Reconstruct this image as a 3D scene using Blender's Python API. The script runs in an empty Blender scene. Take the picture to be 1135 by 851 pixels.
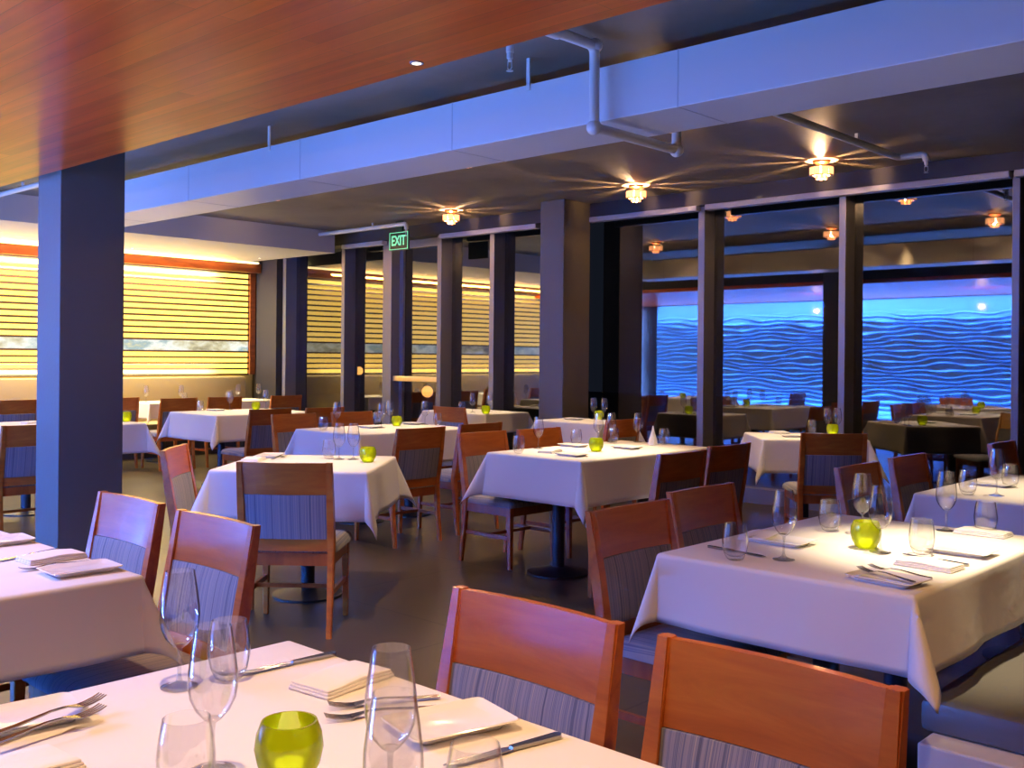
import bpy, bmesh, math, random
from mathutils import Vector, Matrix
random.seed(7)
S = bpy.context.scene
C = S.collection
PI = math.pi
# ------------------------------------------------------------------ survey of the photograph
F, H0, ROLL, CAMZ = 1130.0, 396.0, 0.009, 1.38
CU, SU = 0.730, 0.683
def ray(px, py):
    dx, dy = px - 567.5, py - H0
    c, s = math.cos(ROLL), math.sin(ROLL)
    return (dx*c + dy*s)/F, -(-dx*s + dy*c)/F      # right, up per unit depth
def at(px, py, z):                                  # point of the horizontal plane z
    r, t = ray(px, py)
    d = (z - CAMZ)/t
    X = r*d
    return Vector((-(-CU*X + SU*d), SU*X + CU*d, z))
def at_v(px, py, v):                                # point of the vertical plane y = v
    r, t = ray(px, py)
    d = v/(SU*r + CU)
    X = r*d
    return Vector((-(-CU*X + SU*d), v, CAMZ + t*d))
TT = 0.765                                          # top of the cloth
# ------------------------------------------------------------------ materials
def mat(name):
    m = bpy.data.materials.new(name); m.use_nodes = True
    nt = m.node_tree
    return m, nt, nt.nodes['Principled BSDF'], nt.nodes['Material Output']
def pm(name, col, rough=.5, metal=0, spec=None, coat=0, emis=None, es=0, trans=0, ior=None, bump=None):
    m, nt, b, o = mat(name)
    b.inputs['Base Color'].default_value = (*col, 1)
    b.inputs['Roughness'].default_value = rough
    b.inputs['Metallic'].default_value = metal
    if spec is not None: b.inputs['Specular IOR Level'].default_value = spec
    b.inputs['Coat Weight'].default_value = coat
    if emis: b.inputs['Emission Color'].default_value = (*emis, 1); b.inputs['Emission Strength'].default_value = es
    if trans: b.inputs['Transmission Weight'].default_value = trans
    if ior: b.inputs['IOR'].default_value = ior
    if bump:
        sc, st = bump
        n = nt.nodes.new('ShaderNodeTexNoise'); n.inputs['Scale'].default_value = sc; n.inputs['Detail'].default_value = 4
        tc = nt.nodes.new('ShaderNodeTexCoord'); nt.links.new(tc.outputs['Object'], n.inputs['Vector'])
        bp = nt.nodes.new('ShaderNodeBump'); bp.inputs['Strength'].default_value = st; bp.inputs['Distance'].default_value = .01
        nt.links.new(n.outputs['Fac'], bp.inputs['Height']); nt.links.new(bp.outputs['Normal'], b.inputs['Normal'])
    return m
def ramp(nt, fac, stops, const=False):
    r = nt.nodes.new('ShaderNodeValToRGB'); e = r.color_ramp.elements
    while len(e) < len(stops): e.new(.5)
    for k, (p, c) in zip(e, stops): k.position = p; k.color = (*c, 1)
    if const: r.color_ramp.interpolation = 'CONSTANT'
    nt.links.new(fac, r.inputs['Fac']); return r
def coords(nt, scale, kind='Object'):
    tc = nt.nodes.new('ShaderNodeTexCoord'); mp = nt.nodes.new('ShaderNodeMapping')
    mp.inputs['Scale'].default_value = scale
    nt.links.new(tc.outputs[kind], mp.inputs['Vector']); return mp.outputs['Vector']
def noise(nt, vec, sc, det=4, rough=.5, dist=0):
    n = nt.nodes.new('ShaderNodeTexNoise'); n.inputs['Scale'].default_value = sc; n.inputs['Detail'].default_value = det
    n.inputs['Roughness'].default_value = rough; n.inputs['Distortion'].default_value = dist
    nt.links.new(vec, n.inputs['Vector']); return n.outputs['Fac']
def wood(name, cols, scale, rough, coat=0, nscale=3):
    m, nt, b, o = mat(name)
    f = noise(nt, coords(nt, scale), nscale, 8, .6, .6)
    r = ramp(nt, f, [(.3, cols[0]), (.5, cols[1]), (.7, cols[2])])
    nt.links.new(r.outputs['Color'], b.inputs['Base Color'])
    b.inputs['Roughness'].default_value = rough; b.inputs['Coat Weight'].default_value = coat; b.inputs['Coat Roughness'].default_value = .12
    return m
M = {}
M['cherry'] = wood('cherry_wood', [(.34,.082,.009), (.48,.128,.015), (.58,.185,.024)], (1.2, 8, 8), .30, .35, 2.2)
M['cherry_dark'] = wood('cherry_edge', [(.26,.055,.008), (.36,.085,.012), (.42,.11,.018)], (8, 8, 1.2), .3, .2, 2.2)
M['frame_wood'] = wood('screen_frame_wood', [(.16,.035,.01), (.24,.06,.015), (.30,.08,.02)], (6, 1, 6), .4)
# plank ceiling
m, nt, b, o = mat('plank_ceiling')
v = coords(nt, (1.0, 1.0, 1.0))
br = nt.nodes.new('ShaderNodeTexBrick'); nt.links.new(v, br.inputs['Vector'])
br.inputs['Scale'].default_value = 1; br.inputs['Brick Width'].default_value = 2.1; br.inputs['Row Height'].default_value = .085
br.inputs['Mortar Size'].default_value = .0012; br.inputs['Mortar Smooth'].default_value = .3; br.inputs['Bias'].default_value = 0
br.inputs['Color1'].default_value = (.90,.125,.008,1); br.inputs['Color2'].default_value = (.70,.075,.005,1); br.inputs['Mortar'].default_value = (.40,.06,.01,1)
f = noise(nt, coords(nt, (.5, 9, 1)), 2, 4, .5, .3)
r = ramp(nt, f, [(.3, (.78,.72,.70)), (.7, (1.05,1.02,1.0))])
mx = nt.nodes.new('ShaderNodeMix'); mx.data_type = 'RGBA'; mx.blend_type = 'MULTIPLY'; mx.inputs['Factor'].default_value = 1
nt.links.new(br.outputs['Color'], mx.inputs['A']); nt.links.new(r.outputs['Color'], mx.inputs['B'])
nt.links.new(mx.outputs['Result'], b.inputs['Base Color'])
b.inputs['Roughness'].default_value = .34; b.inputs['Specular IOR Level'].default_value = .35; b.inputs['Coat Weight'].default_value = .28; b.inputs['Coat Roughness'].default_value = .17
M['planks'] = m
# striped fabric: thin stripes running up the pad
m, nt, b, o = mat('striped_fabric')
f = noise(nt, coords(nt, (1, .0001, .0001)), 85, 2, .7)
r = ramp(nt, f, [(.34, (.05,.055,.09)), (.43, (.15,.16,.21)), (.49, (.30,.28,.28)), (.54, (.11,.13,.20)), (.62, (.36,.32,.27))])
nt.links.new(r.outputs['Color'], b.inputs['Base Color']); b.inputs['Roughness'].default_value = .85; b.inputs['Sheen Weight'].default_value = .2
M['stripes'] = m
M['cloth'] = pm('white_linen', (.80,.79,.78), .85, bump=(9, .22))
M['napkin'] = pm('napkin_linen', (.84,.83,.82), .85, bump=(60, .1))
M['china'] = pm('white_china', (.86,.86,.86), .12)
M['steel'] = pm('polished_steel', (.34,.33,.32), .16, 1)
M['black'] = pm('black_iron', (.012,.012,.013), .45)
M['topwood'] = pm('dark_tabletop', (.05,.03,.02), .5)
M['white_paint'] = pm('white_painted_metal', (.74,.74,.76), .32)
M['duct_seam'] = pm('duct_seam', (.55,.55,.58), .4)
M['pipe'] = pm('white_painted_pipe', (.78,.78,.76), .3)
M['mullion'] = pm('anodised_mullion', (.20,.195,.21), .42, .2)
M['rail'] = pm('pale_headrail', (.42,.41,.44), .4)
M['column'] = pm('charcoal_plaster', (.105,.088,.070), .55, bump=(30, .1))
M['slat'] = pm('dark_slat', (.05,.018,.008), .5)
M['darkwall'] = pm('dark_plaster', (.035,.03,.03), .7)
M['soffit'] = pm('pale_plaster', (.62,.60,.57), .7)
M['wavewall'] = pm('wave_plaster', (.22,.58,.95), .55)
M['bench'] = pm('grey_vinyl', (.11,.108,.105), .45, bump=(40, .1))
M['bench_tan'] = pm('tan_bench_fabric', (.40,.32,.19), .75)
M['brass'] = pm('warm_brass', (.55,.30,.14), .3, 1)
M['gold_bar'] = pm('brushed_brass_bar', (.75,.60,.32), .3, .8)
M['night'] = pm('night_ground', (.02,.022,.02), .9)
# ceiling concrete
m, nt, b, o = mat('ceiling_concrete')
f = noise(nt, coords(nt, (1,1,1)), .9, 7, .65, .3)
r = ramp(nt, f, [(.3, (.17,.135,.095)), (.7, (.27,.22,.155))])
nt.links.new(r.outputs['Color'], b.inputs['Base Color']); b.inputs['Roughness'].default_value = .55
M['ceiling'] = m
# floor
m, nt, b, o = mat('stained_concrete_floor')
v = coords(nt, (1,1,1))
br = nt.nodes.new('ShaderNodeTexBrick'); nt.links.new(v, br.inputs['Vector'])
br.offset = 0; br.inputs['Scale'].default_value = 1; br.inputs['Brick Width'].default_value = 1.2; br.inputs['Row Height'].default_value = 1.2
br.inputs['Mortar Size'].default_value = .006; br.inputs['Mortar Smooth'].default_value = .1
f = noise(nt, coords(nt, (1,1,1)), .8, 5, .55, .2)
r = ramp(nt, f, [(.2, (.038,.029,.018)), (.8, (.078,.060,.036))])
nt.links.new(r.outputs['Color'], br.inputs['Color1']); nt.links.new(r.outputs['Color'], br.inputs['Color2'])
br.inputs['Mortar'].default_value = (.012,.01,.008,1)
nt.links.new(br.outputs['Color'], b.inputs['Base Color'])
b.inputs['Roughness'].default_value = .33
M['floor'] = m
# glassware: clear, mirror-like towards the edge
def thin_glass(name, tint, ior, edge, edgecol=(.55,.58,.60)):
    m, nt, b, o = mat(name); nt.nodes.remove(b)
    t = nt.nodes.new('ShaderNodeBsdfTransparent'); g = nt.nodes.new('ShaderNodeBsdfGlossy'); g.inputs['Roughness'].default_value = .02
    g.inputs['Color'].default_value = (1,1,1,1)
    f0 = ((ior-1)/(ior+1))**2
    fl = nt.nodes.new('ShaderNodeLayerWeight'); fl.inputs['Blend'].default_value = .5
    pw = nt.nodes.new('ShaderNodeMath'); pw.operation = 'POWER'; pw.inputs[1].default_value = 5; nt.links.new(fl.outputs['Facing'], pw.inputs[0])
    fr = nt.nodes.new('ShaderNodeMath'); fr.operation = 'MULTIPLY_ADD'; fr.inputs[1].default_value = (1-f0)*(.8 if ior > 2 else .9); fr.inputs[2].default_value = f0; nt.links.new(pw.outputs[0], fr.inputs[0])
    mx = nt.nodes.new('ShaderNodeMixShader')
    if edge:
        lw = nt.nodes.new('ShaderNodeLayerWeight'); lw.inputs['Blend'].default_value = edge
        r = ramp(nt, lw.outputs['Facing'], [(.55, tint), (1, edgecol)])
        nt.links.new(r.outputs['Color'], t.inputs['Color'])
    else: t.inputs['Color'].default_value = (*tint, 1)
    nt.links.new(fr.outputs[0], mx.inputs['Fac']); nt.links.new(t.outputs[0], mx.inputs[1]); nt.links.new(g.outputs[0], mx.inputs[2])
    nt.links.new(mx.outputs[0], o.inputs['Surface']); return m
M['glass'] = thin_glass('clear_glass', (.975,.975,.975), 1.8, .5, (.36,.38,.40))
M['stem'] = thin_glass('stem_glass', (.86,.87,.88), 1.8, .5, (.62,.64,.66))
M['pane'] = thin_glass('tinted_window_glass', (.45,.45,.47), 2.8, 0)
# green votive
m, nt, b, o = mat('lime_glass')
nt.nodes.remove(b)
df = nt.nodes.new('ShaderNodeBsdfDiffuse'); df.inputs['Color'].default_value = (.66,.74,.02,1)
tl = nt.nodes.new('ShaderNodeBsdfTranslucent'); tl.inputs['Color'].default_value = (.85,.92,.03,1)
tp = nt.nodes.new('ShaderNodeBsdfTransparent'); tp.inputs['Color'].default_value = (.85,.95,.08,1)
gl = nt.nodes.new('ShaderNodeBsdfGlossy'); gl.inputs['Roughness'].default_value = .06
m1, m2, m3 = (nt.nodes.new('ShaderNodeMixShader') for _ in range(3))
m1.inputs[0].default_value = .6; nt.links.new(df.outputs[0], m1.inputs[1]); nt.links.new(tl.outputs[0], m1.inputs[2])
m2.inputs[0].default_value = .28; nt.links.new(m1.outputs[0], m2.inputs[1]); nt.links.new(tp.outputs[0], m2.inputs[2])
fz = nt.nodes.new('ShaderNodeFresnel'); fz.inputs['IOR'].default_value = 1.45; nt.links.new(fz.outputs[0], m3.inputs[0])
nt.links.new(m2.outputs[0], m3.inputs[1]); nt.links.new(gl.outputs[0], m3.inputs[2]); nt.links.new(m3.outputs[0], o.inputs['Surface'])
M['lime'] = m
M['wax_glow'] = pm('glowing_wax', (.9,.85,.6), .4, emis=(1,.8,.3), es=7)  # emission added in place of a flame to brighten the green cups
def emit(name, col, st):
    m, nt, b, o = mat(name)
    b.inputs['Base Color'].default_value = (*[min(1, c) for c in col], 1); b.inputs['Emission Color'].default_value = (*col, 1); b.inputs['Emission Strength'].default_value = st
    return m
M['bulb'] = emit('warm_bulb', (1,.55,.22), 30)
M['shadeglass'] = emit('amber_glass_segments', (1,.42,.16), 2.2)
M['downlight'] = emit('downlight_lens', (1,.8,.5), 8)
M['strip'] = emit('light_strip', (1,.80,.36), 3)
M['panel'] = emit('backlit_panel', (1,.66,.11), 2.0)
M['exit_green'] = emit('exit_letters', (.25,1,.5), .6)
M['exit_box'] = pm('exit_housing', (.01,.05,.03), .4)
M['garden'] = emit('garden_lamp_glow', (1,.42,.08), 9)
# picture band in the screen: a skyline photograph
m, nt, b, o = mat('skyline_band')
f = noise(nt, coords(nt, (1,.6,1.2)), 2.6, 6, .6)
r = ramp(nt, f, [(.30, (.10,.07,.03)), (.42, (.55,.50,.30)), (.52, (.80,.82,.72)), (.62, (.30,.42,.42)), (.72, (.85,.72,.35))])
b.inputs['Base Color'].default_value = (.05,.05,.05,1); nt.links.new(r.outputs['Color'], b.inputs['Emission Color']); b.inputs['Emission Strength'].default_value = 1.15
M['skyline'] = m
# ------------------------------------------------------------------ mesh helpers
def BM(): return bmesh.new()
def box(bm, x0, x1, y0, y1, z0, z1, bev=0, mtx=None):
    r = bmesh.ops.create_cube(bm, size=1)
    vs = r['verts']
    bmesh.ops.scale(bm, vec=(x1-x0, y1-y0, z1-z0), verts=vs)
    bmesh.ops.translate(bm, vec=((x0+x1)/2, (y0+y1)/2, (z0+z1)/2), verts=vs)
    if mtx is not None: bmesh.ops.transform(bm, matrix=mtx, verts=vs)
    if bev:
        es = list({e for v in vs for e in v.link_edges})
        bmesh.ops.bevel(bm, geom=es, offset=bev, segments=2, affect='EDGES', profile=.5)
    return vs
def bar(bm, p, q, w0, w1, d0=None, d1=None, bev=0):      # tapered square bar from p to q
    d0 = d0 or w0; d1 = d1 or w1
    p, q = Vector(p), Vector(q)
    v = []
    for c, w, d in ((p, w0, d0), (q, w1, d1)):
        for sx, sy in ((-1,-1), (1,-1), (1,1), (-1,1)): v.append(bm.verts.new((c.x+sx*w/2, c.y+sy*d/2, c.z)))
    fs = [bm.faces.new([v[k] for k in f]) for f in ((3,2,1,0), (4,5,6,7), (0,1,5,4), (1,2,6,5), (2,3,7,6), (3,0,4,7))]
    if bev:
        es = list({e for f in fs for e in f.edges})
        bmesh.ops.bevel(bm, geom=es, offset=bev, segments=1, affect='EDGES')
def loft(bm, rings, cap=True):                            # rings: lists of points
    R = [[bm.verts.new(p) for p in ring] for ring in rings]
    n = len(R[0])
    for a, b_ in zip(R, R[1:]):
        for i in range(n): bm.faces.new((a[i], a[(i+1)%n], b_[(i+1)%n], b_[i]))
    if cap: bm.faces.new(R[0][::-1]); bm.faces.new(R[-1])
def lathe(bm, prof, seg=24, c=(0,0,0)):
    R = []
    for r, z in prof:
        if r < 1e-5: R.append([bm.verts.new((c[0], c[1], c[2]+z))])
        else: R.append([bm.verts.new((c[0]+r*math.cos(2*PI*k/seg), c[1]+r*math.sin(2*PI*k/seg), c[2]+z)) for k in range(seg)])
    for a, b_ in zip(R, R[1:]):
        for i in range(seg):
            j = (i+1) % seg
            if len(a) == 1 and len(b_) == 1: continue
            if len(a) == 1: bm.faces.new((a[0], b_[j], b_[i]))
            elif len(b_) == 1: bm.faces.new((a[i], a[j], b_[0]))
            else: bm.faces.new((a[i], a[j], b_[j], b_[i]))
def tube(bm, pts, r, seg=12):
    pts = [Vector(p) for p in pts]; rings = []
    for i, p in enumerate(pts):
        d = (pts[min(i+1, len(pts)-1)] - pts[max(i-1, 0)]).normalized()
        a = d.cross(Vector((0,0,1)) if abs(d.z) < .9 else Vector((1,0,0))).normalized(); b_ = d.cross(a)
        rings.append([p + r*(math.cos(2*PI*k/seg)*a + math.sin(2*PI*k/seg)*b_) for k in range(seg)])
    for i in range(1, len(rings)):                        # keep rings from twisting
        best = min(range(seg), key=lambda s: (rings[i][s]-rings[i-1][0]).length)
        rings[i] = rings[i][best:] + rings[i][:best]
        if (rings[i][1]-rings[i-1][1]).length > (rings[i][-1]-rings[i-1][1]).length: rings[i] = [rings[i][0]] + rings[i][:0:-1]
    loft(bm, rings)
def obj(name, bm, m, parent=None, smooth=False):
    bmesh.ops.recalc_face_normals(bm, faces=bm.faces)
    me = bpy.data.meshes.new(name); bm.to_mesh(me); bm.free()
    me.materials.append(m)
    if smooth:
        me.polygons.foreach_set('use_smooth', [True]*len(me.polygons))
        try: me.set_sharp_from_angle(angle=math.radians(38))
        except Exception: pass
    o = bpy.data.objects.new(name, me); C.objects.link(o)
    if parent: o.parent = parent
    return o
def tag(o, label, cat, group=None, kind=None):
    o['label'] = label; o['category'] = cat
    if group: o['group'] = group
    if kind: o['kind'] = kind
    return o
def thing(name, label, cat, loc=(0,0,0), rz=0, group=None):
    o = bpy.data.objects.new(name, None); C.objects.link(o); o.empty_display_size = .1
    o.location = loc; o.rotation_euler = (0, 0, rz)
    return tag(o, label, cat, group)
def struct(name, bm, m, label=None, cat=None, smooth=False):
    o = obj(name, bm, m, None, smooth); o['kind'] = 'structure'
    if label: o['label'] = label
    if cat: o['category'] = cat
    return o
def dup(root, label, loc, rz):
    r = root.copy(); C.objects.link(r); r.location = loc; r.rotation_euler = (0, 0, rz); r['label'] = label
    for ch in list(root.children):
        c = ch.copy(); C.objects.link(c); c.parent = r
        for g in ch.children:
            d = g.copy(); C.objects.link(d); d.parent = c
    return r
protos = {}
def place(kind, label, loc, rz=0):
    p, used = protos[kind]
    if not used:
        protos[kind][1] = True; p.location = loc; p.rotation_euler = (0,0,rz); p['label'] = label; return p
    return dup(p, label, loc, rz)
# ------------------------------------------------------------------ the room (X = to the right along the windows, Y = towards them)
XL, XR, YB, YW, ZC, ZW = -13.45, 3.2, -4.2, 8.9, 3.05, 2.55
b = BM(); box(b, XL-.2, XR+.2, YB-.2, YW+.15, -.12, 0); struct('floor', b, M['floor'], 'dark stained concrete floor scored into large squares', 'floor')
b = BM(); box(b, XL-.2, XR+.2, YB-.2, YW+.15, ZC, ZC+.12); struct('ceiling', b, M['ceiling'], 'dark grey-brown concrete ceiling above the duct', 'ceiling')
b = BM(); box(b, XL-.2, XL-.08, YB-.2, YW+.15, 0, ZC); struct('wall_left', b, M['soffit'])
b = BM(); box(b, XR, XR+.12, YB-.2, YW+.15, 0, ZC); struct('wall_right', b, M['darkwall'])
b = BM(); box(b, XL-.08, XR, YB-.2, YB, 0, ZC); struct('wall_back', b, M['darkwall'])
# lowered varnished plank ceiling over the near half of the room
b = BM(); box(b, XL-.07, XR-.01, YB+.01, 2.78, ZW, ZW+.06); struct('ceiling_planks', b, M['planks'], 'lowered ceiling of glossy red-brown planks at the top left', 'ceiling')
b = BM(); box(b, XL-.07, XR-.01, 2.74, 2.80, ZW+.06, ZC-.001); struct('trim_1', b, M['darkwall'])
# night outside
b = BM(); box(b, -40, 25, YW+.3, 45, -.6, -.5); struct('ground', b, M['night'], 'dark ground outside the windows', 'ground')
# soffit in front of the glowing screen
b = BM(); box(b, XL-.07, -11.12, 0, 8.38, 2.76, ZC-.001); struct('trim_2', b, M['soffit'], 'pale dropped soffit above the glowing slatted screen', 'soffit')
# header above the windows
b = BM(); box(b, XL-.07, XR-.01, 8.62, 8.9, 2.90, ZC-.001); struct('trim_3', b, M['darkwall'])
b = BM(); box(b, XL-.07, XR-.01, 8.74, 8.96, 0, .14); struct('trim_4', b, M['mullion'])
# pier between the screen and the windows
b = BM(); box(b, -13.44, -12.82, 8.61, 8.9, 0, ZC-.16); struct('trim_5', b, M['darkwall'])
# square columns
def column(x0, x1, y0, y1, z1, label):
    b = BM(); box(b, x0, x1, y0, y1, 0, z1, .006); struct('column', b, M['column'], label, 'column')
p = at_v(66, 400, 2.86)
column(p.x-.36, p.x, 2.86, 3.30, ZC-.001, 'square charcoal column at the left, blue light down one side')
pc = at_v(624, 400, 8.18)
column(pc.x-.33, pc.x, 8.18, 8.62, ZC-.001, 'square column standing against the middle of the window wall')
# mullions and panes
def u_at(px, v): return at_v(px, 400, v).x
mull = [(313, 316.5), (378, 381.5), (424, 428), (484, 488.5), (542, 547), (773, 780), (929, 936.5), (1121, 1129.5)]
edges = []
for k, (a, c) in enumerate(mull):
    x0, x1 = u_at(a, 8.70), u_at(c, 8.70)
    if k == 2: x1 += .10
    edges.append((x0, x1))
    b = BM(); box(b, x0, x1, 8.70, 8.94, 0, 2.9, .004); struct('trim_%d' % (6+k), b, M['mullion'])
x0, x1 = edges[-1][0]+2.05, edges[-1][1]+2.05
b = BM(); box(b, x0, x1, 8.70, 8.94, 0, 2.9); struct('trim_20', b, M['mullion']); edges.append((x0, x1))
cut = [(pc.x-.30, pc.x-.02)]
segs = [edges[i] for i in range(5)] + cut + edges[5:]
n = 1
for a, c in zip(segs, segs[1:] + [(XR, XR)]):
    if c[0] - a[1] < .05: continue
    b = BM(); box(b, a[1], c[0], 8.885, 8.893, .13, 2.9)
    isdoor = abs(a[1]-edges[2][1]) < 1e-6
    o = struct('door_1' if isdoor else 'window_%d' % n, b, M['pane'], 'glass door under the green exit sign' if isdoor else None, 'door' if isdoor else None)
    if isdoor:
        x0, x1 = a[1], c[0]
        f = BM()
        for (q0, q1, z0, z1) in ((x0, x0+.07, .14, 2.88), (x1-.07, x1, .14, 2.88), (x0, x1, .14, .36), (x0, x1, 2.80, 2.9)):
            box(f, q0, q1, 8.84, 8.88, z0, z1)
        obj('door_frame', f, M['mullion'], o)
        zb = at_v(457, 420, 8.76).z
        f = BM(); box(f, x0-.06, x1+.0, 8.735, 8.775, zb-.035, zb+.035, .008); box(f, x0+.02, x0+.08, 8.77, 8.85, zb-.025, zb+.025); box(f, x1-.10, x1-.04, 8.77, 8.85, zb-.025, zb+.025)
        h = obj('push_bar', f, M['gold_bar'], o); h['label'] = 'brass push bar across the door'
    else: n += 1
# blind headrails
rails = [(380, 425, 'short pale headrail left of the exit sign'), (488, 595, 'pale headrail above the windows left of the middle column'), (652, 773, 'pale headrail right of the middle column'), (782, 1119, 'longest pale headrail above the two wide right windows')]
for a, c, l in rails:
    x0, x1 = u_at(a, 8.64), u_at(c, 8.64)
    b = BM(); box(b, x0, x1, 8.60, 8.69, 2.845, 2.90, .008)
    t = tag(obj('blind_headrail', b, M['rail']), l, 'blind rail', 'headrails above the windows')
x0 = u_at(1124, 8.64); b = BM(); box(b, x0, x0+1.9, 8.60, 8.69, 2.845, 2.90, .008)
tag(obj('blind_headrail', b, M['rail']), 'pale headrail cut off by the right edge of the picture', 'blind rail', 'headrails above the windows')
# ------------------------------------------------------------------ glowing slatted screen on the left wall
Y0, Y1, ZB, ZT = .4, 8.50, 1.09, 2.60
t = thing('slatted_screen', 'backlit yellow screen of horizontal slats on the left wall', 'light screen', (-13.4, 4.35, ZB))
def rel(bm): bmesh.ops.translate(bm, vec=(13.4, -4.35, -ZB), verts=bm.verts); return bm
zs = [ZB + k*(ZT-ZB)/18 for k in range(19)]
b = BM(); box(b, -13.44, -13.41, Y0, Y1, ZB, zs[4]); box(b, -13.44, -13.41, Y0, Y1, zs[6], ZT); obj('glowing_panel', rel(b), M['panel'], t)
b = BM(); box(b, -13.44, -13.40, Y0, Y1, zs[4], zs[6]); o = obj('picture_band', rel(b), M['skyline'], t); o['label'] = 'band showing a skyline picture'
b = BM()
for k, z in enumerate(zs):
    if k in (5,): continue
    box(b, -13.41, -13.365, Y0, Y1, z-.0125, z+.0125)
obj('slats', rel(b), M['slat'], t)
b = BM()
box(b, -13.44, -13.20, Y0, Y1+.09, ZT+.01, 2.745); box(b, -13.44, -13.34, Y1, Y1+.09, ZB, ZT+.01)
obj('frame', rel(b), M['frame_wood'], t)
b = BM(); box(b, -13.19, -13.12, Y0, Y1, 2.735, 2.757); o = obj('light_strip', rel(b), M['strip'], t)
# ------------------------------------------------------------------ long tan bench below the screen
t = thing('wall_banquette', 'long tan upholstered banquette below the glowing screen', 'bench', (-13.0, 4.4, 0))
b = BM(); box(b, -.43, -.20, -4.0, 3.95, .40, 1.06, .03); obj('backrest', b, M['bench_tan'], t, True)
b = BM(); box(b, -.20, .32, -4.0, 3.95, .30, .46, .03); obj('seat', b, M['bench_tan'], t, True)
b = BM(); box(b, -.43, .26, -4.0, 3.95, 0, .30); obj('plinth', b, M['darkwall'], t)
# ------------------------------------------------------------------ blue wave wall behind the camera, seen mirrored in the windows
WY = -.95
b = BM()
nx, nz = 330, 270
X0, X1, Z0, Z1 = -13.1, -3.3, .28, ZW-.01
g = []
for j in range(nz+1):
    row = []
    z = Z0 + (Z1-Z0)*j/nz
    for i in range(nx+1):
        x = X0 + (X1-X0)*i/nx
        w = .026*math.sin(x*2.3 + z*5.0) + .022*math.sin(x*4.3 - z*8 + 1.3) + .011*math.sin(x*8.1+z*17) + .012*math.sin(z*11+x*.7)
        ph = (z + w)/.086
        s = math.sin(2*PI*ph); hgt = .042*(s**4 if s > 0 else 0)
        top = min(1, max(0, (Z1-.20-z)/.25))
        row.append(b.verts.new((x, WY + hgt*top, z)))
    g.append(row)
for j in range(nz):
    for i in range(nx): b.faces.new((g[j][i], g[j][i+1], g[j+1][i+1], g[j+1][i]))
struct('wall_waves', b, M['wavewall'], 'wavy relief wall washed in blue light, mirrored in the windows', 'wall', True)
b = BM(); box(b, X0, X1, WY-.20, WY-.04, 0, ZW-.001); struct('wall_partition', b, M['darkwall'])
b = BM(); box(b, X0, X1, WY-.03, WY+.30, 0, .27); struct('trim_30', b, M['darkwall'])
# ------------------------------------------------------------------ air duct
t = thing('air_duct', 'long white rectangular air duct running under the ceiling', 'air duct', (-4.3, 4.45, 2.62))
b = BM(); box(b, -5.35, 5.5, -.235, .235, 0, .285, .004); obj('duct_body', b, M['white_paint'], t)
for u in (9.05, 7.53, 6.0, 4.45, 2.84):
    x = -u + 4.3
    b = BM(); box(b, x-.0035, x+.0035, -.2365, .2365, -.0015, .2865); obj('seam', b, M['duct_seam'], t)
for u in (6.38, 3.83):
    x = -u + 4.3
    b = BM(); box(b, x-.012, x+.012, -.245, -.235, .25, .43); box(b, x-.012, x+.012, -.245, .2, .286, .292); obj('hanger_strap', b, M['pipe'], t)
# ------------------------------------------------------------------ sprinkler pipes
def arc(p, q, r, n=6):   # rounded corner helper: returns points between segments p->c->q
    return None
def polyround(pts, r=.05, n=5):
    pts = [Vector(p) for p in pts]; out = [pts[0]]
    for a, c, d in zip(pts, pts[1:], pts[2:]):
        e0 = (a-c).normalized()*r; e1 = (d-c).normalized()*r
        for k in range(n+1):
            t_ = k/n
            out.append((1-t_)**2*(c+e0) + 2*t_*(1-t_)*c + t_**2*(c+e1))
    out.append(pts[-1]); return out
def head(parent, p):
    b = BM(); lathe(b, [(0,0),(.016,0),(.016,-.03),(.010,-.032),(.010,-.045),(0,-.045)], 10, p)
    tube(b, [(p[0]-.012, p[1], p[2]-.04), (p[0]-.014, p[1], p[2]-.075), (p[0], p[1], p[2]-.09)], .003, 6)
    tube(b, [(p[0]+.012, p[1], p[2]-.04), (p[0]+.014, p[1], p[2]-.075), (p[0], p[1], p[2]-.09)], .003, 6)
    lathe(b, [(0,-.09),(.018,-.09),(.018,-.093),(0,-.093)], 10, p)
    obj('sprinkler_head', b, M['pipe'], parent, True)
xp = -3.28
t = thing('sprinkler_pipe', 'white sprinkler pipe that dips under the duct and runs to the right windows', 'pipe')
b = BM(); tube(b, polyround([(xp,2.81,2.985), (xp,4.11,2.985), (xp,4.11,2.565), (xp,4.86,2.565), (xp,4.86,2.985), (xp,7.95,2.985), (xp+.22,7.95,2.985), (xp+.22,7.95,2.93)], .05), .027); obj('pipe_run', b, M['pipe'], t, True)
for p_ in ((xp,4.11,2.985), (xp,4.11,2.565), (xp,4.86,2.565)):
    b = BM(); d = Vector(p_); bmesh.ops.create_uvsphere(b, u_segments=14, v_segments=10, radius=.040, matrix=Matrix.Translation(d)); obj('elbow', b, M['pipe'], t, True)
b = BM(); tube(b, polyround([(xp,3.75,2.985), (xp-.26,3.75,2.985), (xp-.26,3.75,2.92)], .04), .020); obj('branch', b, M['pipe'], t, True)
b = BM(); tube(b, [(xp,3.68,2.985),(xp,3.82,2.985)], .036); obj('tee', b, M['pipe'], t, True)
for y in (3.1, 5.6, 7.2):
    b = BM(); box(b, xp-.012, xp+.012, y-.01, y+.01, 3.0, ZC-.001); obj('hanger', b, M['pipe'], t)
head(t, (xp-.26, 3.75, 2.92)); head(t, (xp+.22, 7.95, 2.93))
t = thing('sprinkler_pipe', 'short white sprinkler pipe ending above the exit sign', 'pipe')
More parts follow.
